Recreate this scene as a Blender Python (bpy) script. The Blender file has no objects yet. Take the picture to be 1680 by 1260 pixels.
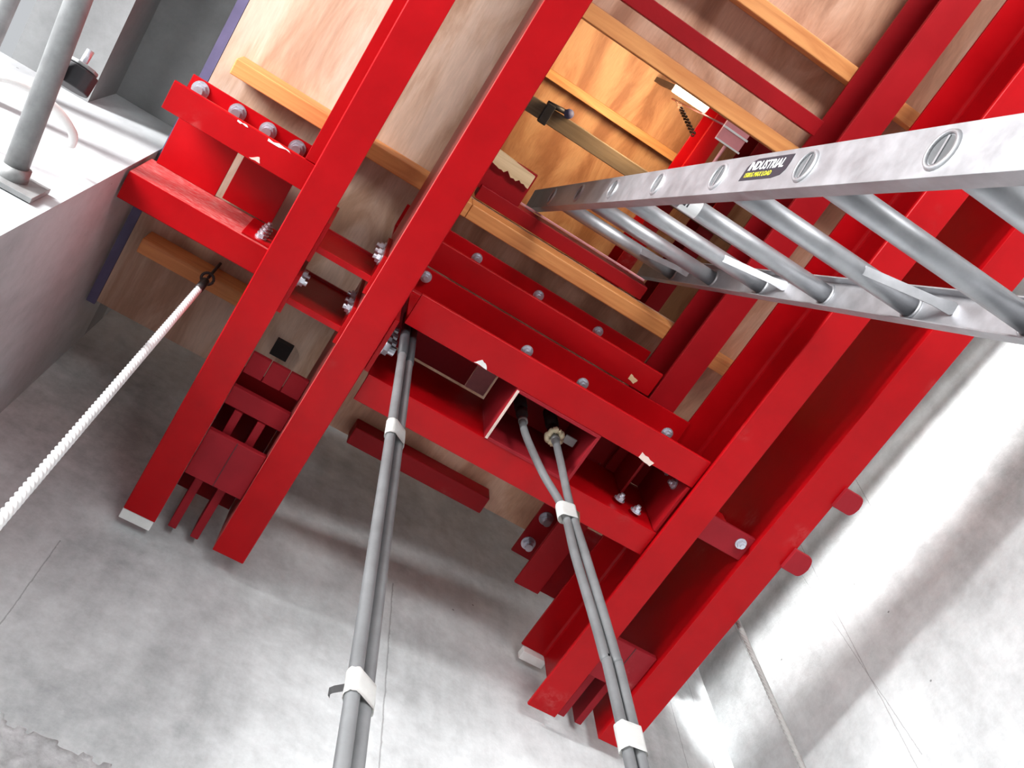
import bpy, bmesh, math, random
from mathutils import Vector, Matrix, noise
S = bpy.context.scene
COL = S.collection
random.seed(7)

# ------------------------------------------------------------------ camera
# axes: x = east (across the shaft), y = south (towards the end wall), z = up; the camera is the origin
cx = Vector((0.8412814, -0.53801432, -0.05278446))      # image right
cy = Vector((0.4832016, 0.79215151, -0.37284339))       # image down
cz = Vector((0.24240837, 0.28816067, 0.92639171))       # view direction
cam = bpy.data.cameras.new('camera'); co = bpy.data.objects.new('camera', cam); COL.objects.link(co)
m = Matrix.Identity(4)
for i in range(3):
    m[i][0] = cx[i]; m[i][1] = -cy[i]; m[i][2] = -cz[i]
co.matrix_world = m
cam.sensor_width = 36.0; cam.lens = 1608.84 / 1680 * 36.0; cam.clip_start = .02; cam.clip_end = 200
S.camera = co

# ------------------------------------------------------------------ light
w = bpy.data.worlds.new('world'); S.world = w; w.use_nodes = True
bg = w.node_tree.nodes['Background']; bg.inputs[0].default_value = (.93, .96, 1, 1); bg.inputs[1].default_value = .62
def area(name, loc, target, sx, sy, power, col=(1, 1, 1), spread=180):
    l = bpy.data.lights.new(name, 'AREA'); l.shape = 'RECTANGLE'; l.size = sx; l.size_y = sy
    l.energy = power; l.color = col; l.spread = math.radians(spread)
    o = bpy.data.objects.new(name, l); COL.objects.link(o); o.location = loc
    d = (Vector(target) - Vector(loc)).normalized()
    o.rotation_euler = d.to_track_quat('-Z', 'Y').to_euler()
    return o
area('daylight_landing_opening', (-2.4, -.6, 1.9), (1.0, .75, 2.42), 1.1, .26, 200)
area('daylight_landing_floor', (-1.6, -.3, 1.2), (1.0, .75, 2.42), 1.1, .3, 26)
area('corridor_beam_fill', (1.60, -2.6, 2.70), (2.055, .7, 2.745), .12, .15, 8, (1, 1, 1), 10)  # added narrow beam for the bright east wall band; no opening built there
area('lower_end_fill', (.6, -2.0, -.7), (.6, 1.56, .45), 1.0, .6, 30, (1, 1, 1), 46)  # added fill for the lower end wall, no doorway behind it
area('north_side_fill', (.9, -2.6, .5), (1.3, -.4, 2.8), 1.2, .6, 24, (1, 1, 1), 70)  # unseen fill added to brighten the upper right beams and deck
area('lower_side_fill', (-.45, -.7, -1.0), (2.03, .75, .9), .7, .6, 4, (1, 1, 1), 52)  # extra unseen lamp put in to lift the lower east wall
S.view_settings.view_transform = 'Standard'; S.view_settings.look = 'None'
S.view_settings.exposure = 0.0; S.view_settings.gamma = 1.0; S.view_settings.use_curve_mapping = False

# ------------------------------------------------------------------ materials
def nt(name):
    m = bpy.data.materials.new(name); m.use_nodes = True
    t = m.node_tree; return m, t, t.nodes['Principled BSDF']
def N(t, k, **kw):
    n = t.nodes.new(k)
    for a, b in kw.items():
        if a in n.inputs: n.inputs[a].default_value = b
        else: setattr(n, a, b)
    return n
def ramp(t, stops):
    r = t.nodes.new('ShaderNodeValToRGB')
    e = r.color_ramp.elements
    while len(e) < len(stops): e.new(.5)
    for k, (p, c) in enumerate(stops):
        e[k].position = p; e[k].color = (c, c, c, 1) if isinstance(c, (int, float)) else (*c, 1)
    return r
def geo(t, scale=(1, 1, 1)):
    g = t.nodes.new('ShaderNodeNewGeometry'); mp = t.nodes.new('ShaderNodeMapping')
    mp.inputs['Scale'].default_value = scale
    t.links.new(g.outputs['Position'], mp.inputs[0]); return mp.outputs[0], g
def noise_n(t, vec, sc, det=6, rough=.6, dist=0):
    n = t.nodes.new('ShaderNodeTexNoise'); n.inputs['Scale'].default_value = sc
    n.inputs['Detail'].default_value = det; n.inputs['Roughness'].default_value = rough; n.inputs['Distortion'].default_value = dist
    t.links.new(vec, n.inputs['Vector']); return n.outputs['Fac']
def mix(t, f, a, b, mode='MIX'):
    x = t.nodes.new('ShaderNodeMix'); x.data_type = 'RGBA'; x.blend_type = mode
    for s, v in ((x.inputs[0], f), (x.inputs[6], a), (x.inputs[7], b)):
        if hasattr(v, 'is_output'): t.links.new(v, s)
        elif isinstance(v, (int, float)): s.default_value = v
        else: s.default_value = (*v, 1)
    return x.outputs[2]
def mth(t, op, a, b=0.0, c=0.0):
    x = t.nodes.new('ShaderNodeMath'); x.operation = op
    for s, v in zip(x.inputs, (a, b, c)):
        if hasattr(v, 'is_output'): t.links.new(v, s)
        else: s.default_value = v
    return x.outputs[0]
def bump(t, b, h, st=.3, dist=.01):
    n = t.nodes.new('ShaderNodeBump'); n.inputs['Strength'].default_value = st; n.inputs['Distance'].default_value = dist
    t.links.new(h, n.inputs['Height']); t.links.new(n.outputs[0], b.inputs['Normal'])
M = {}
def red_paint(name, base, dust_or_glare=.5, rough=.34, d0=.64):
    m, t, b = nt(name)
    v, g = geo(t)
    # worn, dusty rubs in the paint, or painted glare in red_paint_glare: patches modulated by streaks
    a = noise_n(t, v, 3.2, 3, .5); v2, _ = geo(t, (9, 9, 30)); s = noise_n(t, v2, 4, 8, .75, .4)
    ra = ramp(t, [(d0, 0), (d0 + .12, 1)]); t.links.new(a, ra.inputs[0])
    rs = ramp(t, [(.45, 0), (.70, 1)]); t.links.new(s, rs.inputs[0])
    f = mth(t, 'MULTIPLY', mth(t, 'MULTIPLY', ra.outputs[0], rs.outputs[0]), dust_or_glare)
    big = noise_n(t, v, 6, 5, .6); rb = ramp(t, [(.3, .82), (.75, 1.1)]); t.links.new(big, rb.inputs[0])
    c = mix(t, 1.0, base, rb.outputs[0], 'MULTIPLY')
    c = mix(t, f, c, (.62, .30, .28)); t.links.new(c, b.inputs['Base Color'])
    rr = mth(t, 'ADD', mth(t, 'MULTIPLY', big, .22), rough - .1); t.links.new(mth(t, 'ADD', rr, mth(t, 'MULTIPLY', f, .4)), b.inputs['Roughness'])
    b.inputs['Specular IOR Level'].default_value = .17
    bump(t, b, noise_n(t, v, 90, 3, .5), .12, .002)
    M[name] = m
red_paint('red_paint', (.40, .002, .005))
red_paint('red_paint_glare', (.50, .05, .05), .75, .36, .30)  # paler red: light glare on two web faces, painted into the colour
def glare_face(o, nrm):
    """the face towards nrm is painted paler: light glare put into its colour"""
    o.data.materials.append(M['red_paint_glare'])
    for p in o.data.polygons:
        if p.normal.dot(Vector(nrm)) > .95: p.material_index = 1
red_paint('red_paint_old', (.30, .004, .008), .3, .5)
red_paint('red_primer', (.30, .012, .020), .8, .6)
def concrete(name, lo, hi, seams=(), rough=.85):
    m, t, b = nt(name)
    v, g = geo(t); sep = t.nodes.new('ShaderNodeSeparateXYZ'); t.links.new(g.outputs['Position'], sep.inputs[0])
    n1 = noise_n(t, v, 1.7, 8, .62, .3); n2 = noise_n(t, v, 14, 10, .78); v3, _ = geo(t, (6, 6, .7)); n3 = noise_n(t, v3, 2.2, 6, .6, .2)
    s = mth(t, 'ADD', mth(t, 'MULTIPLY', n1, .55), mth(t, 'ADD', mth(t, 'MULTIPLY', n2, .3), mth(t, 'MULTIPLY', n3, .15)))
    tint = lambda q: (q[0] * .95, q[1] * .99, q[2] * 1.0)
    r = ramp(t, [(.36, tint(lo)), (.62, tint(hi))]); t.links.new(s, r.inputs[0]); c = r.outputs[0]
    # small air holes
    vo = t.nodes.new('ShaderNodeTexVoronoi'); vo.inputs['Scale'].default_value = 9; t.links.new(v, vo.inputs['Vector'])
    h = mth(t, 'LESS_THAN', vo.outputs['Distance'], .035)
    hg = mth(t, 'MULTIPLY', h, mth(t, 'GREATER_THAN', n1, .52))
    c = mix(t, mth(t, 'MULTIPLY', hg, .7), c, (.10, .10, .10))
    line = None
    for ax, pos, tilt, wd, z0, z1 in seams:         # form joints and scratches: lines on the wall
        p = mth(t, 'SUBTRACT', mth(t, 'SUBTRACT', sep.outputs[ax], pos), mth(t, 'MULTIPLY', mth(t, 'SUBTRACT', sep.outputs[2], 2.0), tilt))
        p = mth(t, 'ADD', p, mth(t, 'MULTIPLY', mth(t, 'SUBTRACT', n2, .5), .012))
        l = mth(t, 'LESS_THAN', mth(t, 'ABSOLUTE', p), wd)
        l = mth(t, 'MULTIPLY', l, mth(t, 'MULTIPLY', mth(t, 'GREATER_THAN', sep.outputs[2], z0), mth(t, 'LESS_THAN', sep.outputs[2], z1)))
        line = l if line is None else mth(t, 'MAXIMUM', line, l)
    hh = mth(t, 'ADD', mth(t, 'MULTIPLY', n2, .4), mth(t, 'MULTIPLY', hg, -1))
    if line is not None:
        c = mix(t, mth(t, 'MULTIPLY', line, .5), c, (.13, .13, .13)); hh = mth(t, 'SUBTRACT', hh, line)
    t.links.new(c, b.inputs['Base Color']); b.inputs['Roughness'].default_value = rough
    bump(t, b, hh, .35, .008); M[name] = m
concrete('concrete_south', (.34, .34, .34), (.78, .78, .78), [(0, .735, -.02, .0022, 1.4, 2.6), (0, .70, .03, .0012, 1.4, 2.0), (0, -.16, 0, .0014, 1.52, 2.1), (0, .69, 0, .0016, 2.2, 3.2), (0, 1.80, .03, .0016, 2.3, 3.2), (0, 1.93, .02, .0014, 2.3, 3.2)])
concrete('concrete_east', (.34, .34, .34), (.76, .76, .76), [(1, .98, -.05, .0012, 1.3, 3.2), (1, .95, .04, .0010, 2.0, 3.1), (1, 1.3, .03, .0010, 2.2, 3.2), (1, .72, -.1, .0012, 2.6, 3.2)])
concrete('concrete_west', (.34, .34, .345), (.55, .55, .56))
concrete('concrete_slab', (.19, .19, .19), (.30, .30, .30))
concrete('concrete_floor', (.45, .44, .43), (.62, .61, .6))
def plywood(name, c0, c1, c2):
    m, t, b = nt(name)
    v, g = geo(t, (3.2, 1.1, 3)); n = noise_n(t, v, 2.0, 6, .6, 1.2)
    wv = t.nodes.new('ShaderNodeTexWave'); wv.wave_type = 'BANDS'; wv.bands_direction = 'X'
    wv.inputs['Scale'].default_value = .35; wv.inputs['Distortion'].default_value = 22; wv.inputs['Detail'].default_value = 2; wv.inputs['Detail Scale'].default_value = .45
    t.links.new(v, wv.inputs['Vector'])
    f = mth(t, 'ADD', mth(t, 'MULTIPLY', n, .84), mth(t, 'MULTIPLY', wv.outputs['Fac'], .16))
    r = ramp(t, [(.38, c0), (.5, c1), (.60, c2)]); t.links.new(f, r.inputs[0]); c = r.outputs[0]
    vk, _ = geo(t, (1.6, .9, 1)); vo = t.nodes.new('ShaderNodeTexVoronoi'); vo.inputs['Scale'].default_value = 2.6; t.links.new(vk, vo.inputs['Vector'])
    rk = ramp(t, [(.035, 1), (.06, 0)]); t.links.new(vo.outputs['Distance'], rk.inputs[0])
    c = mix(t, mth(t, 'MULTIPLY', rk.outputs[0], .6), c, tuple(x * .35 for x in c0))
    fv, _ = geo(t, (60, 6, 60)); fn = noise_n(t, fv, 3, 4, .6); rf = ramp(t, [(.3, .88), (.7, 1.06)]); t.links.new(fn, rf.inputs[0])
    c = mix(t, 1.0, c, rf.outputs[0], 'MULTIPLY')
    t.links.new(c, b.inputs['Base Color']); b.inputs['Roughness'].default_value = .6
    bump(t, b, fn, .1, .002); M[name] = m
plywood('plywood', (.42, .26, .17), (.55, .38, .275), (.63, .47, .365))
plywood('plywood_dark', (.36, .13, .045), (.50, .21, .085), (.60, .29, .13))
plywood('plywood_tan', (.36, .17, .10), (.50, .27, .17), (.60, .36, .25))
def timber(name, c0, c1):
    m, t, b = nt(name); v, g = geo(t, (.9, 14, 14)); n = noise_n(t, v, 3.0, 6, .6, .8)
    r = ramp(t, [(.3, c0), (.7, c1)]); t.links.new(n, r.inputs[0]); t.links.new(r.outputs[0], b.inputs['Base Color'])
    b.inputs['Roughness'].default_value = .55; bump(t, b, n, .15, .003); M[name] = m
timber('timber', (.55, .19, .05), (.76, .34, .11))
timber('timber_grey', (.13, .08, .045), (.22, .145, .09))
timber('timber_raw', (.55, .38, .20), (.80, .62, .38))
def plain(name, col, rough=.5, metal=0, var=.15, bs=40, bst=.1, scale=12):
    m, t, b = nt(name); v, g = geo(t); n = noise_n(t, v, scale, 6, .65)
    r = ramp(t, [(.3, 1 - var), (.7, 1 + var * .3)]); t.links.new(n, r.inputs[0])
    t.links.new(mix(t, 1.0, col, r.outputs[0], 'MULTIPLY'), b.inputs['Base Color'])
    t.links.new(mth(t, 'ADD', mth(t, 'MULTIPLY', n, .25), rough - .12), b.inputs['Roughness'])
    b.inputs['Metallic'].default_value = metal; bump(t, b, noise_n(t, v, bs, 4, .6), bst, .002); M[name] = m
plain('aluminium', (.47, .475, .495), .46, .75, .22, 60, .08, 18)
plain('galvanised', (.34, .345, .345), .5, .5, .35, 60, .2, 16)
plain('zinc_bolt', (.66, .67, .74), .35, .8, .2)
plain('black_rubber', (.035, .035, .04), .55, 0, .3, 80, .2)
plain('cable_grey', (.15, .155, .16), .55, 0, .35, 70, .2, 9)
plain('cable_dark', (.12, .125, .13), .5, 0, .35, 70, .2, 9)
plain('white_tape', (.85, .85, .83), .6, 0, .15, 60, .4)
plain('masking_tape', (.72, .62, .42), .6, 0, .2, 60, .4)
plain('rope_white', (.78, .78, .78), .55, 0, .2, 90, .2)
plain('rope_grey', (.35, .35, .34), .6, .2, .3, 90, .2)
plain('rough_concrete', (.80, .80, .81), .9, 0, .45, 50, .9, 22)
plain('blue_strip', (.13, .12, .24), .6, 0, .2)
plain('dark_void', (.012, .008, .008), .9, 0, .1)
plain('dark_steel', (.06, .05, .05), .5, .5, .3)
plain('bare_chip', (.82, .62, .55), .6, 0, .2)
plain('pale_pink', (.75, .32, .33), .45, 0, .25)
plain('pink_plastic', (.80, .32, .34), .4, 0, .1)
plain('sticker_black', (.03, .03, .04), .4, 0, .05)
plain('sticker_white', (.92, .92, .92), .4, 0, .02)
plain('sticker_yellow', (.85, .78, .05), .4, 0, .02)
plain('rust_chain', (.12, .05, .03), .7, .4, .4)
plain('mesh_wire', (.5, .5, .5), .5, .6, .2)
def emit(name, col, st):
    m, t, b = nt(name); b.inputs['Emission Color'].default_value = (*col, 1); b.inputs['Emission Strength'].default_value = st
    b.inputs['Base Color'].default_value = (1, 1, 1, 1); M[name] = m
emit('lamp_glow', (1, .88, .62), 9)

# ------------------------------------------------------------------ mesh helpers
def Bm(): return bmesh.new()
def box(bm, a, b, bev=0.0):
    lo = [min(a[i], b[i]) for i in range(3)]; hi = [max(a[i], b[i]) for i in range(3)]
    vs = [bm.verts.new((x, y, z)) for x in (lo[0], hi[0]) for y in (lo[1], hi[1]) for z in (lo[2], hi[2])]
    fs = [(0, 1, 3, 2), (4, 6, 7, 5), (0, 4, 5, 1), (2, 3, 7, 6), (0, 2, 6, 4), (1, 5, 7, 3)]
    F = [bm.faces.new([vs[i] for i in f]) for f in fs]
    if bev:
        es = list({e for f in F for e in f.edges}); bmesh.ops.bevel(bm, geom=es, offset=bev, segments=2, profile=.5, affect='EDGES')
    return bm
def prism(bm, pts, O, U, V, W, t0, t1, bev=0.0):
    """extrude a 2-D outline (a,b) -> O + a U + b V along W from t0 to t1"""
    O, U, V, W = map(Vector, (O, U, V, W))
    A = [bm.verts.new(O + U * a + V * b + W * t0) for a, b in pts]
    B = [bm.verts.new(O + U * a + V * b + W * t1) for a, b in pts]
    n = len(pts); F = [bm.faces.new(A[::-1]), bm.faces.new(B)]
    for i in range(n): F.append(bm.faces.new((A[i], A[(i + 1) % n], B[(i + 1) % n], B[i])))
    if bev:
        es = list({e for f in F for e in f.edges}); bmesh.ops.bevel(bm, geom=es, offset=bev, segments=2, profile=.5, affect='EDGES')
    bmesh.ops.recalc_face_normals(bm, faces=bm.faces[:]); return bm
def tube(bm, pts, r, seg=12, lobes=0, twist=0.0, depth=.25, cap=True):
    """tube along points; with lobes the section is a twisted strand bundle"""
    P = [Vector(p) for p in pts]; rings = []; L = 0
    ref = Vector((0, 1, 0)) if abs((P[-1] - P[0]).normalized().y) < .9 else Vector((1, 0, 0))
    for i, p in enumerate(P):
        d = (P[min(i + 1, len(P) - 1)] - P[max(i - 1, 0)]).normalized()
        u = d.cross(ref).normalized(); v = d.cross(u)
        if i: L += (P[i] - P[i - 1]).length
        ring = []
        for k in range(seg):
            a = 2 * math.pi * k / seg
            rr = (r[i] if isinstance(r, (list, tuple)) else r)
            if lobes: rr *= 1 - depth * (1 - abs(math.sin(lobes * (a + twist * L) / 2)))
            ring.append(bm.verts.new(p + u * math.cos(a) * rr + v * math.sin(a) * rr))
        rings.append(ring)
    for i in range(len(rings) - 1):
        for k in range(seg):
            bm.faces.new((rings[i][k], rings[i][(k + 1) % seg], rings[i + 1][(k + 1) % seg], rings[i + 1][k]))
    if cap: bm.faces.new(rings[0][::-1]); bm.faces.new(rings[-1])
    for f in bm.faces: f.smooth = True
    bmesh.ops.recalc_face_normals(bm, faces=bm.faces[:]); return bm
def obj(name, bm, mat, parent=None, smooth=None, kind=None):
    xs = [v.co for v in bm.verts]
    lo = Vector([min(c[i] for c in xs) for i in range(3)]); hi = Vector([max(c[i] for c in xs) for i in range(3)])
    org = Vector(((lo.x + hi.x) / 2, (lo.y + hi.y) / 2, lo.z))
    for v in bm.verts: v.co -= org
    me = bpy.data.meshes.new(name); bm.to_mesh(me); bm.free(); me.materials.append(M[mat] if isinstance(mat, str) else mat)
    o = bpy.data.objects.new(name, me); COL.objects.link(o); place(o, org, parent)
    if kind: o['kind'] = kind
    return o
WORLD = {}
def place(o, org, parent):
    WORLD[o.name] = Vector(org)
    if parent is not None:
        o.parent = parent; o.location = Vector(org) - WORLD[parent.name]
    else: o.location = org
def tag(o, label, cat, group=None):
    o['label'] = label; o['category'] = cat
    if group: o['group'] = group
    return o
def thing(name, label, cat, loc, group=None):
    o = bpy.data.objects.new(name, None); COL.objects.link(o); o.empty_display_size = .1; place(o, loc, None); return tag(o, label, cat, group)
def hexbolt(r=.015, head=.011, shank=.010, washer=.020):
    bm = Bm()
    def cyl(r_, z0, z1, n):
        A = [bm.verts.new((r_ * math.cos(2 * math.pi * k / n), r_ * math.sin(2 * math.pi * k / n), z0)) for k in range(n)]
        B = [bm.verts.new((r_ * math.cos(2 * math.pi * k / n), r_ * math.sin(2 * math.pi * k / n), z1)) for k in range(n)]
        bm.faces.new(A[::-1]); bm.faces.new(B)
        for k in range(n): bm.faces.new((A[k], A[(k + 1) % n], B[(k + 1) % n], B[k]))
    cyl(washer, -.0035, 0, 20); cyl(r, -.0035 - head, -.0035, 6); cyl(shank * .8, -.0035 - head - shank, -.0035 - head, 12)
    bmesh.ops.recalc_face_normals(bm, faces=bm.faces[:]); me = bpy.data.meshes.new('bolt'); bm.to_mesh(me); bm.free(); me.materials.append(M['zinc_bolt']); return me
BOLT = hexbolt(.012, .009, .008, .016); BIG = hexbolt(.019, .014, .016, .024)
def bolt(parent, p, axis=(0, 0, -1), me=None):
    """bolt head pointing along axis, seated at p"""
    o = bpy.data.objects.new('bolt', me or BOLT); COL.objects.link(o)
    o.rotation_euler = Vector((0, 0, -1)).rotation_difference(Vector(axis)).to_euler()
    place(o, p, parent); return o
def chan_pts(Wd, H, tf, tw):
    # web at a=0..tw, toes at a=Wd; root fillets
    r = .010
    return [(0, 0), (Wd - .002, 0), (Wd, .003), (Wd, tf * .85), (tw + r, tf), (tw + r * .3, tf + r * .3), (tw, tf + r), (tw, H - tf - r), (tw + r * .3, H - tf - r * .3), (tw + r, H - tf), (Wd, H - tf * .85), (Wd, H - .003), (Wd - .002, H), (0, H)]
def chan_y(name, xweb, toe, z, H, y0, y1, mat='red_paint', Wd=.09, tf=.013, tw=.009, parent=None):
    bm = Bm(); prism(bm, chan_pts(Wd, H, tf, tw), (xweb, 0, z), (toe, 0, 0), (0, 0, 1), (0, 1, 0), y0, y1, .0012)
    return obj(name, bm, mat, parent)
def chan_x(name, yweb, toe, z, H, x0, x1, mat='red_paint', Wd=.08, tf=.011, tw=.008, parent=None):
    bm = Bm(); prism(bm, chan_pts(Wd, H, tf, tw), (0, yweb, z), (0, toe, 0), (0, 0, 1), (1, 0, 0), x0, x1, .0012)
    return obj(name, bm, mat, parent)
def chip(parent, pts, z, seed=0, mat='bare_chip', name='paint_chip'):
    bm = Bm(); rnd = random.Random(seed); P = []
    n = len(pts)
    for i in range(n):
        a = Vector((*pts[i], 0)); b = Vector((*pts[(i + 1) % n], 0))
        P.append(a); 
        for k in (1, 2, 3): P.append(a.lerp(b, k / 4) + Vector((rnd.uniform(-1, 1), rnd.uniform(-1, 1), 0)) * (b - a).length * .06)
    prism(bm, [(p.x, p.y) for p in P], (0, 0, z), (1, 0, 0), (0, 1, 0), (0, 0, -1), -.0002, .0008)
    return obj(name, bm, mat, parent)

# ------------------------------------------------------------------ setting
XW, XE, YS = -.48, 2.035, 1.56
FL = -1.5
def struct(name, bm, mat): return obj(name, bm, mat, kind='structure')
struct('wall_south', box(Bm(), (-.9, YS, FL), (2.5, YS + .25, 6.2)), 'concrete_south')
struct('wall_east', box(Bm(), (XE, -2.9, FL), (XE + .25, YS, 6.2)), 'concrete_east')
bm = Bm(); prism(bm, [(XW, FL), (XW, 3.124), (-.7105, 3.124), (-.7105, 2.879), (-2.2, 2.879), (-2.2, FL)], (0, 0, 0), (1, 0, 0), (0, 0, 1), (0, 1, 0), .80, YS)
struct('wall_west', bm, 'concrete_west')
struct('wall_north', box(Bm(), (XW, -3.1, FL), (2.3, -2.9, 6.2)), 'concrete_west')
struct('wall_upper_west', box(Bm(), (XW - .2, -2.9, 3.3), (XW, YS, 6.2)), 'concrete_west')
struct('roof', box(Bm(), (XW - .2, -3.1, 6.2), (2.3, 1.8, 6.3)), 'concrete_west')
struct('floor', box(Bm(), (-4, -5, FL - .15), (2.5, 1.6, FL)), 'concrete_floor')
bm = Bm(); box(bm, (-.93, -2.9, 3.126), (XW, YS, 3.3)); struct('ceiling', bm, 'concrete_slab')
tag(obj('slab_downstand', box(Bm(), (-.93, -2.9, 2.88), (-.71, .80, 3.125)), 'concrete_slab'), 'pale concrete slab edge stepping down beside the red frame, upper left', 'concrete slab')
bm = Bm()
rnd = random.Random(3)
nx, nz = 150, 26; g = [[None] * (nz + 1) for _ in range(nx + 1)]
for i in range(nx + 1):
    for k in range(nz + 1):
        x = -.47 + i * .0048; z = 1.27 + k * .0105
        d = abs(noise.noise(Vector((x * 14, z * 14, 0)))) * .012 + noise.noise(Vector((x * 45, z * 45, 2))) * .007 + noise.noise(Vector((x * 110, z * 110, 2))) * .003
        top = 1.53 + .03 * noise.noise(Vector((x * 12, 0, 5))) + .02 * noise.noise(Vector((x * 40, 0, 5)))
        y = YS - (.004 + d * .7 if z < top else -.004)
        g[i][k] = bm.verts.new((x, y, z))
for i in range(nx):
    for k in range(nz): bm.faces.new((g[i][k], g[i + 1][k], g[i + 1][k + 1], g[i][k + 1]))
for f in bm.faces: f.smooth = True
bmesh.ops.solidify(bm, geom=bm.faces[:], thickness=-.004); bmesh.ops.recalc_face_normals(bm, faces=bm.faces[:])
tag(obj('rough_pour_joint', bm, 'rough_concrete'), 'rough crumbling concrete pour joint on the end wall, bottom left corner', 'concrete')

# ------------------------------------------------------------------ plywood deck with a hatch
ZD = 2.83
def sheet(x0, x1, y0, y1, mat, label, z=ZD, th=.018):
    o = obj('plywood_sheet', box(Bm(), (x0, y0, z), (x1, y1, z + th)), mat)
    return tag(o, label, 'plywood', 'plywood sheets of the deck')
sheet(-.447, .296, -1.3, 1.296, 'plywood', 'pale plywood deck sheet along the left edge, behind the left pair of red beams')
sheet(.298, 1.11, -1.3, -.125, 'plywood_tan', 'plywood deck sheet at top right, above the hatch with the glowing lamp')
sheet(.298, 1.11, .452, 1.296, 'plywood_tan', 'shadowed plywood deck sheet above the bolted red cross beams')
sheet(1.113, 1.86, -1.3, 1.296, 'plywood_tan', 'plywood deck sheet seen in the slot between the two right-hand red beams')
tag(obj('deck_edge_seal', box(Bm(), (-.475, -1.3, 2.832), (-.449, 1.31, 2.85)), 'blue_strip'), 'dark blue rubber strip along the left edge of the pale plywood', 'seal strip')
JG = 'timber joists under the deck'
def joist(y0, x0, x1, label, z=2.74, mat='timber', d=.09, wd=.045):
    return tag(obj('timber_joist', box(Bm(), (x0, y0, z), (x1, y0 + wd, z + d - .001), .003), mat), label, 'timber joist', JG)
joist(.452, -.397, .33, 'orange timber joist crossing the pale plywood behind the two left beams')
joist(.452, .331, 1.82, 'timber joist running below the ladder foot of the hatch to the right beams')
joist(-.165, .30, 1.82, 'orange timber joist just above the lamp and the pink paddle')
joist(-.42, .30, 1.82, 'orange timber joist nearest the top edge, ending behind the right beams')
joist(1.02, -.40, -.03, 'short timber joist under the deck corner, behind the white rope top')
tag(obj('red_tie_bar', box(Bm(), (.24, -.254, 2.70), (1.02, -.208, 2.739), .002), 'red_paint_old'), 'thin red tie bar between the two orange joists, top right', 'steel bar')
tag(obj('red_edge_bar', box(Bm(), (.39, 1.228, 2.76), (.875, 1.29, 2.829), .003), 'red_paint_old'), 'dark red bar under the far plywood edge, below the left cable tape', 'steel bar')
t_ = obj('hole_plate', box(Bm(), (.056, 1.118, 2.80), (.110, 1.168, 2.829)), 'dark_void'); tag(t_, 'small black plate as a dark hole in the plywood between the left beams', 'block')  # dark plate standing in for the shaded hole in the plywood

# ------------------------------------------------------------------ main beam pairs (along y)
Z1, HB = 2.25, .29
GM = 'main red channel beams'
A = chan_y('steel_channel', .010, -1, Z1, HB, -1.6, 1.503, Wd=.086); tag(A, 'leftmost red main beam, its end resting on a white packer at the wall', 'steel beam', GM)
B = chan_y('steel_channel', .171, 1, Z1, HB, -1.6, 1.50, Wd=.088); tag(B, 'red main beam with a shiny inner face, second from the left', 'steel beam', GM)
C = chan_y('steel_channel', 1.252, -1, Z1, HB, -1.6, 1.508, Wd=.094); tag(C, 'red main beam with a bright highlight line, behind the ladder middle', 'steel beam', GM)
D = chan_y('steel_channel', 1.404, 1, Z1, HB, -1.6, 1.508, Wd=.105); tag(D, 'rightmost red main beam beside the bare concrete wall', 'steel beam', GM)
tag(obj('packer', box(Bm(), (-.076, 1.504, Z1 + .002), (.008, 1.535, Z1 + .03), .002), 'white_tape'), 'white packer at the wall end of the leftmost red beam', 'packer', 'white packers at beam ends')
tag(obj('packer', box(Bm(), (1.165, 1.509, 2.50), (1.25, 1.54, 2.53), .002), 'white_tape'), 'white packer at the torn end of the beam under the right cable pair', 'packer', 'white packers at beam ends')
# lugs on the right beam
for (y0, y1, lab) in ((.487, .548, 'upper rounded red lug sticking out of the rightmost beam'), (.702, .768, 'lower rounded red lug sticking out of the rightmost beam')):
    bm = Bm(); yc = (y0 + y1) / 2; R = (y1 - y0) / 2
    pts = [(1.500, y0), (1.562 - R * .4, y0)] + [(1.562 - R * .4 + R * .55 * math.sin(a), yc - R * math.cos(a)) for a in [math.pi * k / 10 for k in range(1, 10)]] + [(1.562 - R * .4, y1), (1.500, y1)]
    prism(bm, pts, (0, 0, Z1), (1, 0, 0), (0, 1, 0), (0, 0, 1), -.013, 0, .0015)
    tag(obj('steel_lug', bm, 'red_primer'), lab, 'steel lug', 'rounded lugs on the rightmost beam')
for (p, lab) in ((A, 0), (B, 1)): pass

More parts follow.
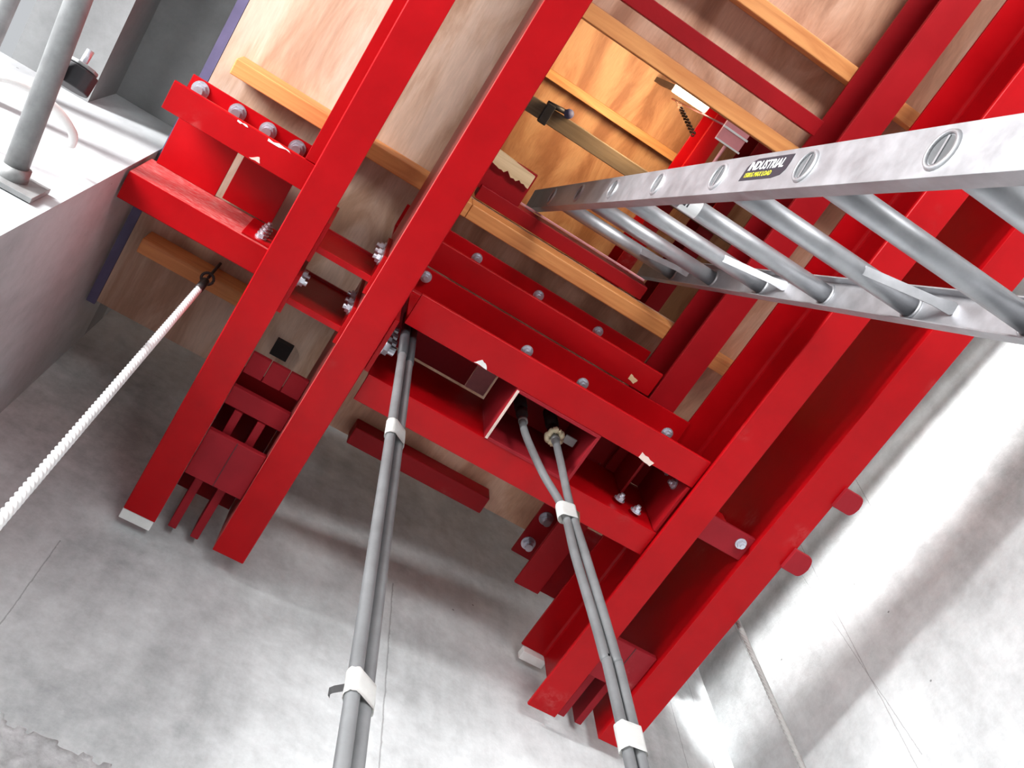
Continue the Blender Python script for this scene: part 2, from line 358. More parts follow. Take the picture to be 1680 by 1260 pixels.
# stiff parts inside a pair of channels
def pack(x0, x1, zb, first, cross_x):
    """batten plates and fins between two channels near their wall ends"""
    n = 'left' if first else 'right'
    who = 'two left main beams' if first else 'two right main beams'
    t = thing('batten_pack', 'red %s between the wall ends of the %s' % ('three-slot plate and fin pack' if first else 'batten block and fins', who), 'steel plates', ((x0 + x1) / 2, 1.3, zb), 'plate packs at the beam ends')
    bm = Bm(); box(bm, (x0, 1.203, zb), (x1, 1.345, zb + .02), .003)
    obj('batten_plate', bm, 'red_primer', t)
    bm = Bm(); box(bm, ((x0 + x1) / 2 - .0008, 1.203, zb - .0015), ((x0 + x1) / 2 + .0008, 1.345, zb + .001)); obj('weld_seam', bm, 'dark_steel', t)
    w_ = x1 - x0
    for f in (.27, .67):
        xc = x0 + w_ * f
        bm = Bm(); box(bm, (xc - .011, 1.142 if first else 1.36, zb + .035), (xc + .011, 1.53, zb + .13), .0015); obj('fin', bm, 'red_primer', t)
    if first:
        bm = Bm(); box(bm, (x0, 1.060, zb + .11), (x1, 1.135, zb + .118)); obj('back_plate', bm, 'red_paint_old', t)
        bm = Bm(); box(bm, (x0, 1.085, zb + .04), (x1, 1.14, zb + .06), .002); obj('cross_plate', bm, 'red_primer', t)
        for k in range(3):
            bm = Bm(); xa = x0 + w_ * k / 3 + .001; xb = x0 + w_ * (k + 1) / 3 - .001
            box(bm, (xa, .993, zb + .07), (xb, 1.055, zb + .085), .002); obj('shim_plate', bm, 'red_primer', t)
        bm = Bm(); box(bm, (x0 + .001, 1.137 if first else 1.33, zb + .19), (x1 - .001, 1.50, zb + .20)); obj('cap_plate', bm, 'red_paint_old', t)
    return t
pack(.011, .170, 2.27, True, None)
pack(1.253, 1.403, 2.27, False, None)
tag(obj('gusset_plate', box(Bm(), (1.112, 1.13, 2.690), (1.245, 1.40, 2.700), .001), 'red_paint_old'), 'dark red gusset plate between the upper beam and the highlighted main beam', 'steel plate')
# bolted diaphragms between left pair
def diaph(y, z0, z1, lab, bolts):
    t = thing('diaphragm', lab, 'steel plate', (.09, y, z0), 'bolted plates between the two left beams')
    bm = Bm(); pr = [(0, 0), (.016, 0), (.016, .008), (.009, .009), (.009, z1 - z0 - .009), (.016, z1 - z0 - .008), (.016, z1 - z0), (0, z1 - z0)]
    prism(bm, pr, (0, y, z0), (0, -1, 0), (0, 0, 1), (1, 0, 0), .020, .161, .001); obj('web_plate', bm, 'red_paint', t)
    for s, xe in ((1, .010), (-1, .161)):
        bm = Bm(); box(bm, (xe, y - .075, z0), (xe + .010, y + .03, z1), .001); obj('end_plate', bm, 'red_paint', t)
        if (s > 0 and bolts[0]) or (s < 0 and bolts[1]):
            for k in range(2 if s > 0 else bolts[1]):
                bolt(t, (xe + (.010 if s > 0 else 0), y - .055, z0 + .035 + k * .055), (s, 0, 0), BOLT)
diaph(.665, 2.27, 2.46, 'upper red bolted plate between the two left main beams', (0, 3))
diaph(.812, 2.27, 2.535, 'lower red bolted plate between the two left main beams', (2, 3))
# plate between right pair with bolts
t = thing('diaphragm', 'red plate with one bolt showing between the two right main beams', 'steel plate', (1.33, .76, 2.27))
bm = Bm(); box(bm, (1.2515, .745, 2.27), (1.4045, .822, 2.282), .002); obj('bottom_plate', bm, 'red_primer', t)
bm = Bm(); box(bm, (1.2515, .80, 2.283), (1.4045, .812, 2.50), .002); obj('web_plate', bm, 'red_paint', t)
bolt(t, (1.375, .775, 2.27)); bolt(t, (1.29, .79, 2.40), (0, -1, 0))

# ------------------------------------------------------------------ upper frame (above the main beams)
Z2, H2 = 2.542, .196
GU = 'upper frame channels'
P1 = chan_x('steel_channel', .622, -1, Z2, H2, -.472, .005, Wd=.076); tag(P1, 'short red channel with four bolts and white paint chips, top of the left pair', 'steel beam', GU)
Q1 = chan_x('steel_channel', .806, 1, Z2, H2, -.472, .005, Wd=.078); tag(Q1, 'short red channel with a pale lit side, reaching the left concrete wall', 'steel beam', GU)
P2 = chan_x('steel_channel', .622, -1, Z2, H2, .175, 1.015, Wd=.076); tag(P2, 'long red cross channel furthest up, with bolts along it, right of the left pair', 'steel beam', GU)
E1 = chan_y('steel_channel', 1.108, -1, Z2, H2, -1.6, 1.336, mat='red_paint_old', Wd=.086); tag(E1, 'upper red beam running beside the hatch to the lower right, left of the highlighted beam', 'steel beam', GU)
F1 = chan_y('steel_channel', -.115, 1, Z2, H2, -1.6, .545, Wd=.08); tag(F1, 'thin strip of upper red beam showing along the left of the leftmost main beam', 'steel beam', GU)
for x in (-.4386, -.331, -.241, -.1535): bolt(P1, (x, .573, Z2 + H2 - .011), me=BIG)
for x in (.42, .63, .84): bolt(P2, (x, .575, Z2 + H2 - .011), me=BOLT)
chip(P2, [(.935, .590), (.962, .597), (.957, .612), (.935, .607)], Z2, 9, 'timber_raw', 'mortar_blob')
for y in (1.18, 1.285): bolt(E1, (1.055, y, Z2 + H2 - .011), me=BIG)
chip(P1, [(-.235, .617), (-.205, .617), (-.213, .603)], Z2, 1); chip(P1, [(-.30, .553), (-.27, .553), (-.275, .549), (-.30, .549)], Z2, 2, 'white_tape'); chip(P1, [(-.215, .556), (-.15, .554), (-.16, .549), (-.215, .549)], Z2, 3, 'white_tape')
glare_face(Q1, (0, -1, 0)); glare_face(B, (-1, 0, 0))
# plates between P1 and Q1
t = thing('landing_plates', 'dark red plates with a gap between the two short left channels', 'steel plates', (-.25, .7, 2.70))
bm = Bm(); box(bm, (-.455, .628, 2.725), (-.283, .8055, 2.737), .001); obj('plate', bm, 'red_paint', t)
bm = Bm(); box(bm, (-.264, .628, 2.725), (-.118, .799, 2.737), .001); obj('plate', bm, 'red_paint', t)
for k in range(4): bolt(Q1, (-.118, .7995, 2.585 + k * .032), (0, -1, 0), BOLT)
bm = Bm(); box(bm, (-.165, .7995, 2.556), (-.035, .8055, 2.72), .001); obj('splice_plate', bm, 'red_paint', Q1)

# ------------------------------------------------------------------ cross channels R and S with cable box
ZR, HR = 2.27, .262
GC = 'bottom cross channels'
Rr = chan_x('steel_channel', .708, -1, ZR, HR, .285, 1.160, Wd=.086); tag(Rr, 'red cross channel with small bolts on its edge, just above the cable box', 'steel beam', GC)
Sc = chan_x('steel_channel', .868, 1, ZR, HR, .278, 1.160, Wd=.079); tag(Sc, 'red cross channel passing below the cable box, behind the taped cables', 'steel beam', GC)
bolt(Rr, (.30, .645, ZR + HR - .011), me=BOLT)
for x in (.597, .769, 1.0415): bolt(Rr, (x, .633, ZR + .075), me=BOLT)
chip(Rr, [(.482, .706), (.520, .707), (.512, .696), (.497, .690)], ZR, 4, 'white_tape'); chip(Rr, [(.985, .690), (1.03, .70), (1.025, .714), (.985, .707)], ZR, 6)
for (z, y) in ((2.33, .735), (2.33, .80), (2.45, .76)):
    pass
t = thing('end_cleat', 'red cleat with a column of bolts, left of the thick cable pair', 'steel cleat', (.285, .78, ZR))
bm = Bm(); box(bm, (.262, .712, ZR + .002), (.274, .866, ZR + HR), .001); obj('cleat_plate', bm, 'red_paint', t)
for k in range(4): bolt(t, (.274, .80, 2.31 + k * .05), (1, 0, 0), BIG)
t = thing('end_cleat', 'dark red cleat with bolts at the right end of the cross channels', 'steel cleat', (1.155, .78, ZR))
bm = Bm(); box(bm, (1.148, .712, ZR + .002), (1.158, .866, ZR + HR), .001); obj('cleat_plate', bm, 'red_paint_old', t)
bm = Bm(); box(bm, (1.03, .714, 2.52), (1.147, .864, 2.53), .001); obj('top_plate', bm, 'red_paint_old', t)
bm = Bm(); box(bm, (1.06, .75, 2.40), (1.068, .864, 2.519), .001); obj('fin', bm, 'red_paint_old', t)
for (x, y, z) in ((1.04, .852, 2.33), (1.09, .852, 2.31)): bolt(t, (x, y + .006, z), (0, -1, 0), BOLT)
for z in (2.34, 2.42): bolt(t, (1.148, .745, z), (-1, 0, 0), BOLT)
# soffit plates between R and S
tag(obj('soffit_plate', box(Bm(), (.276, .712, 2.534), (.552, .862, 2.5405), .001), 'red_primer'), 'flat red plate above the two cross channels, behind the thick cable pair', 'steel plate')
tag(obj('soffit_plate', box(Bm(), (.554, .712, 2.534), (.614, .862, 2.5405), .001), 'pale_pink'), 'small plate painted pale pink as a lit patch beside the open cable box', 'steel plate')  # lit patch between the plates, brightness painted in as pink
tag(obj('soffit_plate', box(Bm(), (.866, .712, 2.534), (1.02, .862, 2.5405), .001), 'red_paint_old'), 'dark red plate above the cross channels, right of the cable box', 'steel plate')
# cable box: a square hollow section, open at the bottom
t = thing('cable_box', 'open-bottomed square red steel box holding the sockets of two cables', 'steel box', (.74, .787, ZR - .002))
x0, x1, y0, y1 = .612, .868, .7085, .8675
bm = Bm(); zb = ZR - .003; th = .009
for q in (((x0, y0), (x1, y0 + th)), ((x0, y1 - th), (x1, y1)), ((x0, y0 + th), (x0 + th, y1 - th)), ((x1 - th, y0 + th), (x1, y1 - th))):
    box(bm, (*q[0], zb), (*q[1], 2.50), .0008)
obj('box_wall', bm, 'red_primer', t)
obj('worn_rim', box(Bm(), (x0 + .001, y0 + .003, zb - .0012), (x0 + .008, y1 - .003, zb - .0001)), 'bare_chip', t)
bm = Bm(); box(bm, (x0 + .002, y0 + .002, 2.50), (x1 - .002, y1 - .002, 2.51)); obj('lid_plate', bm, 'red_paint_old', t)
# ------------------------------------------------------------------ cables
def smooth_path(pts, n=24):
    P = [Vector(p) for p in pts]; out = []
    for i in range(len(P) - 1):
        a = P[max(i - 1, 0)]; b = P[i]; c = P[i + 1]; d = P[min(i + 2, len(P) - 1)]
        for k in range(n):
            s = k / n; out.append(.5 * ((2 * b) + (c - a) * s + (2 * a - 5 * b + 4 * c - d) * s * s + (3 * b - a - 3 * c + d) * s ** 3))
    out.append(P[-1]); return out
def cable(pts, label, r=.0098, group='thick grey cables', mat='cable_grey'):
    o = obj('cable', tube(Bm(), smooth_path(pts), r, 14), mat); return tag(o, label, 'cable', group)
c1 = cable([(.303, .735, 2.42), (.303, .735, 2.0), (.304, .737, 1.2), (.305, .738, FL + .3)], 'left cable of the taped pair hanging left of the open box')
c2 = cable([(.326, .745, 2.42), (.326, .745, 2.0), (.326, .748, 1.2), (.327, .750, FL + .3)], 'right cable of the taped pair hanging left of the open box')
for c, (x, y) in ((c1, (.303, .735)), (c2, (.326, .745))):
    obj('sleeve', tube(Bm(), [(x, y, 2.13), (x, y, 2.43)], .0118, 16), 'black_rubber', c)
c3 = cable([(.688, .795, 2.365), (.690, .796, 2.25), (.728, .80, 2.08), (.772, .801, 1.94), (.778, .800, 1.75), (.797, .800, 1.45), (.802, .80, 1.15), (.806, .80, FL + .3)], 'cable bending in from the left socket of the open box')
c4 = cable([(.789, .795, 2.365), (.790, .795, 2.2), (.790, .795, 1.95), (.800, .792, 1.75), (.818, .794, 1.45), (.824, .797, 1.15), (.828, .797, FL + .3)], 'straighter cable hanging from the right socket of the open box')
for c, (x, y) in ((c3, (.688, .795)), (c4, (.789, .795))):
    b_ = Bm(); tube(b_, [(x, y, 2.33), (x, y, 2.36), (x, y, 2.361), (x, y, 2.385), (x, y, 2.386), (x, y, 2.41), (x, y, 2.411), (x, y, 2.5)], [.012, .012, .016, .016, .011, .011, .018, .018], 16); obj('cable_gland', b_, 'dark_steel', c)
    b_ = Bm(); tube(b_, [(x, y, 2.315), (x, y, 2.33)], .0125, 16); obj('collar', b_, 'galvanised', c)
b_ = Bm(); tube(b_, [(.789 + .019 * math.cos(a) * (1 + .25 * noise.noise(Vector((a * 1.7, 3, 0)))), .795 + .019 * math.sin(a) * (1 + .25 * noise.noise(Vector((a * 1.9, 8, 0)))), 2.337 + .008 * noise.noise(Vector((a * 2.3, 1, 4)))) for a in [2 * math.pi * k / 40 for k in range(37)]], [.0085 * (1 + .45 * noise.noise(Vector((k * .7, 0, 9)))) for k in range(37)], 10)
tag(obj('tape_wad', b_, 'masking_tape'), 'crumpled beige tape around the right socket inside the box', 'tape')
tag(obj('washer_tab', box(Bm(), (.815, .775, 2.345), (.85, .80, 2.351), .002), 'galvanised'), 'small pale metal tab beside the beige tape in the box', 'metal tab')
def wrap(label, ca, cb, z0, z1, r, flap=None, mat='white_tape', skew=.0):
    """tape wound around two cables: a rounded sleeve with slightly uneven edges"""
    bm = Bm(); ca = Vector(ca); cb = Vector(cb); d = (cb - ca).normalized(); nrm = Vector((-d.y, d.x, 0)); seg = 28; rings = []
    zs = [z0 + (z1 - z0) * k / 6 for k in range(7)]
    for iz, z in enumerate(zs):
        ring = []
        for k in range(seg):
            a = 2 * math.pi * k / seg
            c = cb if math.cos(a) > 0 else ca
            rr = r * (1 + .07 * noise.noise(Vector((math.cos(a) * 3, math.sin(a) * 3, z * 40))))
            if math.cos(a) == 0: c = (ca + cb) / 2
            jz = .003 * noise.noise(Vector((a * 2, z * 30, 1))) + skew * math.cos(a)
            ring.append(bm.verts.new(Vector((c.x, c.y, z + jz)) + d * math.cos(a) * rr + nrm * math.sin(a) * rr))
        rings.append(ring)
    for i in range(6):
        for k in range(seg): bm.faces.new((rings[i][k], rings[i][(k + 1) % seg], rings[i + 1][(k + 1) % seg], rings[i + 1][k]))
    for f in bm.faces: f.smooth = True
    bmesh.ops.solidify(bm, geom=bm.faces[:], thickness=.0012); bmesh.ops.recalc_face_normals(bm, faces=bm.faces[:])
    o = tag(obj('tape_band', bm, mat), label, 'tape', 'white tape bands on the cables')
    if flap:
        bm = Bm(); P = [Vector(p) for p in flap[0]]; W_ = Vector(flap[1]); k = len(P)
        top = [bm.verts.new(p) for p in P]; bot = [bm.verts.new(p + W_) for p in P]
        for i in range(k - 1): bm.faces.new((top[i], top[i + 1], bot[i + 1], bot[i]))
        bmesh.ops.solidify(bm, geom=bm.faces[:], thickness=.001)
        for f in bm.faces: f.smooth = True
        obj('tape_tail', bm, flap[2], o)
    return o
wrap('small white tape band near the top of the left cable pair', (.303, .735, 0), (.326, .746, 0), 1.69, 1.755, .0115, skew=.003)
wrap('white tape band with a curled end, lower on the left cable pair', (.304, .737, 0), (.327, .748, 0), .955, 1.0, .0115,
     ([(.293, .740, .963), (.283, .747, .961), (.279, .752, .960), (.283, .755, .960)], (0, 0, .014), 'cable_grey'))
wrap('white tape band with a loose flap where the two right cables join', (.766, .801, 0), (.790, .796, 0), 1.895, 1.955, .0125,
     ([(.800, .790, 1.95), (.812, .792, 1.95), (.818, .800, 1.95)], (.002, .02, -.085), 'masking_tape'), skew=.004)
wrap('large white tape band at the bottom edge of the right cable pair', (.800, .800, 0), (.824, .797, 0), 1.195, 1.255, .0125, skew=.003)

# ------------------------------------------------------------------ ropes
def rope(x, y, z0, z1, r, mat, label, cat, seg=24, lobes=3, tw=95, dz=.0025, x2=None, y2=None):
    n = int((z1 - z0) / dz); pts = [(x + ((x2 - x) if x2 is not None else 0) * (1 - k / n), y + ((y2 - y) if y2 is not None else 0) * (1 - k / n), z0 + (z1 - z0) * k / n) for k in range(n + 1)]
    o = obj('wire_rope', tube(Bm(), pts, r, seg, lobes, tw, .42), mat); return tag(o, label, cat)
r1 = rope(-.192, 1.005, .9, 2.60, .0105, 'rope_white', 'white twisted rope hanging from an eye below the left deck corner', 'rope', lobes=3, tw=125)
bm = Bm(); E_ = Vector((-.192, 1.005, 2.668)); tube(bm, [E_ + Vector((.017 * math.cos(a), .015 * math.sin(a), -.006 * math.sin(a))) for a in [2 * math.pi * k / 20 for k in range(21)]], .004, 10); obj('eye_bolt', bm, 'dark_steel', r1)
obj('rod', tube(Bm(), [(-.192, 1.005, 2.68), (-.192, 1.005, 2.829)], .0045, 10), 'dark_steel', r1)
obj('ferrule', tube(Bm(), [(-.192, 1.005, 2.56), (-.192, 1.005, 2.64)], .012, 12), 'dark_steel', r1)
r2 = rope(1.537, .9905, .6, 2.50, .0078, 'rope_grey', 'thin grey wire rope hanging beside the rightmost beam near the wall corner', 'rope', lobes=6, tw=60)
obj('anchor_plate', box(Bm(), (1.50, .965, 2.50), (1.56, 1.016, 2.51)), 'red_paint_old', r2)

# ------------------------------------------------------------------ ladder
Dl = Vector((0, .264, 1)).normalized(); Nl = Vector((0, -1, .264)).normalized()   # up the stile, towards the front
def LP(x, z, n):   # point on the ladder: x, height z of the back edge line, n = distance towards the front
    return Vector((x, -.383 + .264 * z, z)) + Nl * n
ld = thing('ladder', 'aluminium ladder leaning up through the hatch in front of the right-hand red beams', 'ladder', (.735, -.78, FL))
XL, XR, DP = .520, .957, .067
zb_, zt_ = FL + .02, 3.10
def stile(xo, s):
    # channel, web on the outer side, flanges turned in
    bm = Bm(); pts = [(0, 0), (.026, 0), (.026, .003), (.003, .003), (.003, DP - .003), (.026, DP - .003), (.026, DP), (0, DP)]
    L0 = LP(xo, zb_, 0); L = (zt_ - zb_) / Dl.z
    prism(bm, pts, L0, (s, 0, 0), Nl, Dl, 0, L, .0006); return obj('stile', bm, 'aluminium', ld)
sl = stile(XL, 1); sr = stile(XR, -1)
ks = list(range(-9, 6))
for k in ks:
    z = 1.325 + .2945 * k; c0 = LP(0, z, DP * .5)
    bm = Bm(); pts = []
    for i in range(24):     # rounded D-section, flat tread on top
        a = 2 * math.pi * i / 24; pts.append((max(-.0195, min(.0195, .0212 * math.cos(a))), .0205 * math.sin(a) if math.sin(a) < 0 else .015 * math.sin(a)))
    prism(bm, pts, c0, Nl, Dl, (1, 0, 0), XL + .0032, XR - .0032)
    for f in bm.faces: f.smooth = len(f.verts) == 4
    rg = obj('rung', bm, 'aluminium', ld)
    if z > .6:
        # swaged collar where the rung pierces the outer face, and inside the right stile
        for xx, par, sg in ((XL, sl, -1), (XR - .003, sr, -1)):
            bm = Bm(); rings = []
            for (rr, dx) in ((.0205, 0), (.0205, .0035), (.0245, .0035), (.0265, 0)):
                rings.append([bm.verts.new(Vector((xx + sg * dx, c0.y, c0.z)) + Nl * rr * math.cos(2 * math.pi * i / 24) + Dl * rr * math.sin(2 * math.pi * i / 24)) for i in range(24)])
            for q in range(3):
                for i in range(24): bm.faces.new((rings[q][i], rings[q][(i + 1) % 24], rings[q + 1][(i + 1) % 24], rings[q + 1][i]))
            for f in bm.faces: f.smooth = True
            bmesh.ops.recalc_face_normals(bm, faces=bm.faces[:])
            if par is sl: 
                obj('rung_collar', bm, 'aluminium', par)
                bm = Bm(); prism(bm, [(.0190 * math.cos(2 * math.pi * i / 24), .0190 * math.sin(2 * math.pi * i / 24)) for i in range(24)], (XL - .0006, c0.y, c0.z), Nl, Dl, (1, 0, 0), 0, .0003); obj('rung_hole', bm, 'cable_dark', par)
                bm = Bm(); prism(bm, [(-.018, -.0018), (.018, -.0018), (.018, .0018), (-.018, .0018)], (XL - .001, c0.y, c0.z), Nl, Dl, (1, 0, 0), -.001, .0004); obj('rung_rib', bm, 'aluminium', par)
            else: obj('rung_collar', bm, 'aluminium', par)
    if k in (1, 3, 5):     # flat strap brace from the rung down to the right stile
        a = Vector((XR - .13, c0.y + .002, c0.z)) + Nl * .004 - Dl * .018; b = Vector((XR - .006, c0.y, c0.z)) + Nl * .006 - Dl * .115
        d = (b - a).normalized(); u = d.cross(Nl).normalized()
        bm = Bm(); L = (b - a).length
        prism(bm, [(-.0, -.009), (.004, -.008), (L * .8, -.008), (L, -.012), (L + .01, -.006), (L + .01, .006), (L, .012), (L * .8, .008), (.004, .008), (0, .009)], a, d, Nl, u, -.0015, .0015, .0006)
        br = obj('brace_strap', bm, 'aluminium', ld)
# sticker on the outer face of the left stile
def face_pt(z, n): return LP(XL - .0002, z, n)
bm = Bm(); Ls, Hs = .150, .038
o0 = LP(XL, 1.525, DP * .30)
sx = -Dl; sy = Nl
outl = [(0, 0)] + [(Ls * .75, 0), (Ls * .92, .004), (Ls * .985, .013), (Ls, .026), (Ls, Hs), (.03, Hs), (.014, Hs - .005), (.004, Hs - .014)]
prism(bm, outl, o0, sx, sy, (-1, 0, 0), 0, .0006)
stk = obj('sticker', bm, 'sticker_black', sl); stk['label'] = 'black sticker with white and yellow lettering'
def text(body, size, base, mat, parent, shear=0, sxl=1.0, bold=.0):
    c = bpy.data.curves.new('t', 'FONT'); c.body = body; c.size = size; c.extrude = .00015; c.shear = shear; c.offset = bold; c.resolution_u = 2
    tmp = bpy.data.objects.new('t', c); COL.objects.link(tmp); bpy.context.view_layer.update()
    me = bpy.data.meshes.new_from_object(tmp.evaluated_get(bpy.context.evaluated_depsgraph_get())); bpy.data.objects.remove(tmp)
    for v in me.vertices:
        q = v.co.copy(); v.co = sx * q.x * sxl + sy * q.y + Vector((-1, 0, 0)) * (q.z + .0002)
    me.materials.clear(); me.materials.append(M[mat])
    o = bpy.data.objects.new('lettering', me); COL.objects.link(o); place(o, base, parent); return o
text('INDUSTRIAL', .022, o0 + sx * .013 + sy * .0175 + Vector((-.0008, 0, 0)), 'sticker_white', stk, .15, .98, .0003)
text('150KG MAX LOAD', .0115, o0 + sx * .012 + sy * .0052 + Vector((-.0008, 0, 0)), 'sticker_yellow', stk, .1, .98, .0001)
# white rating label wrapped on a rung
z = 1.325 + .2945 * 2; c0 = LP(XL + .055, z, DP * .5)
arc = lambda r0, a0, a1: [(max(-.0200, min(.0200, r0 * 1.035 * math.cos(math.radians(a)))), r0 * math.sin(math.radians(a))) for a in range(a0, a1 + 1, 10)]
bm = Bm(); prism(bm, arc(.0212, 200, 330) + arc(.0200, 200, 330)[::-1], c0, Nl, Dl, (1, 0, 0), 0, .042)
lb = obj('rung_label', bm, 'sticker_white', ld); lb['label'] = 'white label with small dark marks on a rung'
bm = Bm(); 
for i, (a, b) in enumerate(((.004, .010), (.013, .016))): prism(bm, arc(.0217, 240, 290) + arc(.0210, 240, 290)[::-1], c0, Nl, Dl, (1, 0, 0), a, b)
obj('label_mark', bm, 'sticker_black', lb)

# ------------------------------------------------------------------ hatch edge and the level above
tag(obj('hatch_frame_bar', box(Bm(), (.335, .405, ZD + .001), (.925, .447, ZD + .075), .002), 'red_paint_old'), 'dark red bar on the hatch edge where the ladder top leans', 'steel bar')
tag(obj('hatch_frame_bar', box(Bm(), (.345, .398, ZD + .076), (.925, .404, ZD + .084), .001), 'pale_pink'), 'thin bright lip along the hatch edge bar behind the ladder rungs', 'steel bar')
bm = Bm(); rnd = random.Random(5); n = 16
lo_ = [(.325 + k * .0085, .333 + rnd.uniform(-.006, .006) + k * .0008) for k in range(n)]
prism(bm, [(.325, .295)] + [] + [(.325 + (n - 1) * .0085, .305)] + lo_[::-1], (0, 0, ZD + .002), (1, 0, 0), (0, 1, 0), (0, 0, 1), 0, .03)
tag(obj('timber_offcut', bm, 'timber_raw'), 'pale splintered timber offcut at the hatch edge left of the ladder top', 'timber')
tag(obj('hatch_side_plate', box(Bm(), (.299, .30, ZD + .019), (.46, .42, ZD + .04), .001), 'red_paint_old'), 'dark red plate under the splintered timber at the hatch corner', 'steel plate')
ZU = 5.1
UG = 'upper platform timber'
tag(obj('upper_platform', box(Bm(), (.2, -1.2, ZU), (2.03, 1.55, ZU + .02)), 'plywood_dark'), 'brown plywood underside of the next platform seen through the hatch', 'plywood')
tag(obj('timber_joist', box(Bm(), (.30, .058, ZU - .10), (1.55, .103, ZU - .001), .003), 'timber'), 'orange timber joist of the platform above, seen through the hatch left of the lamp', 'timber joist', UG)
tag(obj('handrail_timber', box(Bm(), (.3, .190, 4.50), (1.9, .262, 4.549), .003), 'timber_grey'), 'grey-brown timber rail crossing the view through the hatch', 'timber rail')
t = thing('rail_clamp', 'small dark clamp on the grey-brown rail above the hatch', 'clamp', (.635, .19, 4.5))
obj('clamp_body', box(Bm(), (.585, .175, 4.455), (.625, .27, 4.499), .004), 'dark_steel', t)
obj('clamp_screw', tube(Bm(), [(.585, .18, 4.48), (.69, .17, 4.50)], .012, 10), 'dark_steel', t); obj('clamp_knob', tube(Bm(), [(.69, .17, 4.48), (.70, .17, 4.53)], .022, 12), 'blue_strip', t)
# upper-level red frame members
tag(chan_y('steel_channel', 1.36, -1, 4.55, .20, -.9, 1.5, 'red_paint', Wd=.08), 'bright red beam of the platform above, just right of the lamp', 'steel beam')
tag(chan_y('steel_channel', 1.60, -1, 4.55, .20, -.9, 1.5, 'red_paint_old', Wd=.08), 'dull red beam of the platform above, behind the pink paddle', 'steel beam')
t = thing('ceiling_lamp', 'glowing warm fluorescent lamp seen through the hatch', 'lamp', (1.10, -.17, 4.40))
bm = Bm(); box(bm, (1.02, -.215, 4.45), (1.20, -.155, 4.475), .004); obj('lamp_housing', bm, 'sticker_white', t)
tb = obj('lamp_tube', tube(Bm(), [(1.035, -.186, 4.42), (1.185, -.186, 4.42)], .028, 14), 'lamp_glow', t)
obj('lamp_bracket', box(Bm(), (1.06, -.195, 4.475), (1.10, -.17, ZU)), 'dark_steel', t)
area('lamp_light', (1.0, -.12, 4.38), (.75, .1, 5.1), .3, .1, 10, (1, .80, .5))
ch = Bm()
for k in range(22):
    z = 3.9 + k * .031; a = k % 2; c = Vector((1.075 + (k - 10) * .0015, -.135 + (21 - k) * .004, z)); u = Vector((1, 0, 0)) if a else Vector((0, 1, 0))
    tube(ch, [c + u * .009 * math.cos(2 * math.pi * i / 12) + Vector((0, 0, .02)) * math.sin(2 * math.pi * i / 12) for i in range(13)], .0032, 6)
tag(obj('chain', ch, 'rust_chain'), 'rusty chain hanging beside the glowing lamp', 'chain')
t = thing('paddle_sign', 'pink paddle with two pale bars on a thin rod above the hatch', 'paddle', (1.17, -.08, 3.85))
obj('paddle', box(Bm(), (1.135, -.195, 3.87), (1.245, -.085, 3.885), .002), 'pink_plastic', t)
obj('pale_bar', box(Bm(), (1.132, -.145, 3.860), (1.248, -.137, 3.869)), 'sticker_white', t); obj('pale_bar', box(Bm(), (1.132, -.09, 3.860), (1.248, -.083, 3.869)), 'sticker_white', t)
obj('rod', tube(Bm(), [(1.188, -.082, 3.875), (1.188, .06, 3.875)], .007, 10), 'pink_plastic', t)
obj('hanger', tube(Bm(), [(1.19, -.15, 3.88), (1.19, -.15, ZU)], .004, 8), 'pink_plastic', t)

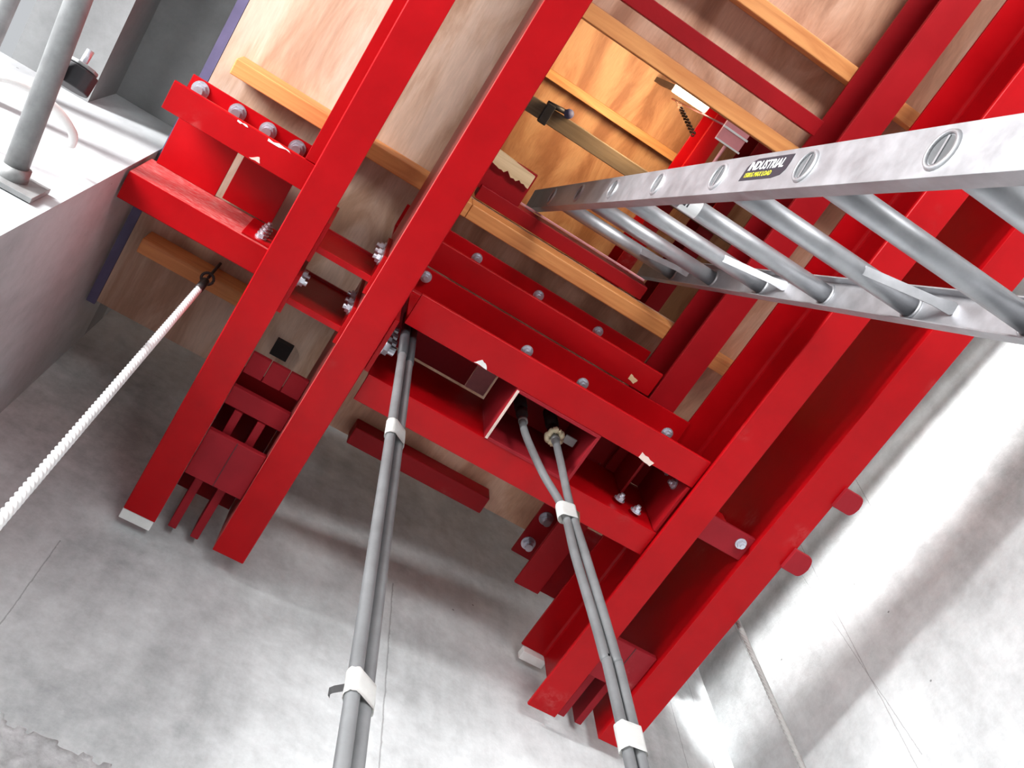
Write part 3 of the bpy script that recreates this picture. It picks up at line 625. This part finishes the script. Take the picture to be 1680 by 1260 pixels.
# ------------------------------------------------------------------ scaffold at the opening, upper left
t = thing('scaffold_prop', 'galvanised scaffold tube with a foot plate against the white lit wall', 'scaffold tube', (-.578, .78, 2.03))
pf = Vector((-.574, .792, 2.055)); pd = Vector((-.030, -.39, .02)).normalized()
obj('tube', tube(Bm(), [pf, pf + pd * 1.6], .0242, 24), 'galvanised', t)
bm = Bm(); box(bm, (-.635, .786, 2.00), (-.510, .7975, 2.10), .001); obj('foot_plate', bm, 'galvanised', t)
obj('plate_rim', tube(Bm(), [pf + pd * .0, pf + pd * .03], .031, 20), 'galvanised', t)
t = thing('scaffold_coupler', 'black rubber-lined coupler gripping the scaffold tube', 'coupler', (-.60, .50, 2.05))
b1 = H1 = None
cc = Vector((-.566, .560, 2.125))
bm = Bm(); prism(bm, [(.041 * math.cos(2 * math.pi * i / 12), .041 * math.sin(2 * math.pi * i / 12)) for i in range(12)], cc, (1, 0, 0), (0, .4, .9), (0, -.9, .4), -.022, .022, .003); obj('coupler_body', bm, 'black_rubber', t)
bm = Bm(); prism(bm, [(.036 * math.cos(2 * math.pi * i / 12), .036 * math.sin(2 * math.pi * i / 12)) for i in range(12)], cc, (1, 0, 0), (0, .4, .9), (0, -.9, .4), .024, .032, .002); obj('coupler_flange', bm, 'galvanised', t)
obj('coupler_bolt', tube(Bm(), [cc + Vector((0, -.025, .01)), cc + Vector((0, -.06, .025))], .008, 10), 'zinc_bolt', t)
t = thing('scaffold_brace', 'thin white hooked brace behind the scaffold tube', 'brace', (-.62, .62, 2.1))
obj('brace_bar', tube(Bm(), smooth_path([(-.80, .70, 2.15), (-.70, .655, 2.2), (-.62, .67, 2.25), (-.565, .71, 2.28), (-.56, .745, 2.3)], 6), .010, 10), 'white_tape', t)
for (dx, z, mat, r, lab) in ((-.842, 2.45, 'galvanised', .020, 'grey scaffold tube left of the nearest one'), (-.955, 2.62, 'dark_steel', .024, 'dark scaffold tube beside the wire mesh')):
    tag(obj('scaffold_tube', tube(Bm(), [(dx, -1.4, z), (dx, .78, z)], r, 18), mat), lab, 'scaffold tube')
bm = Bm()
for k in range(14): tube(bm, [(-1.02 - k * .05, -.8, 2.72), (-1.02 - k * .05, .78, 2.72)], .0035, 6)
for k in range(12): tube(bm, [(-1.02, -.75 + k * .135, 2.715), (-1.68, -.75 + k * .135, 2.715)], .0035, 6)
tag(obj('wire_mesh', bm, 'mesh_wire'), 'wire mesh panel at the top left corner', 'mesh panel')
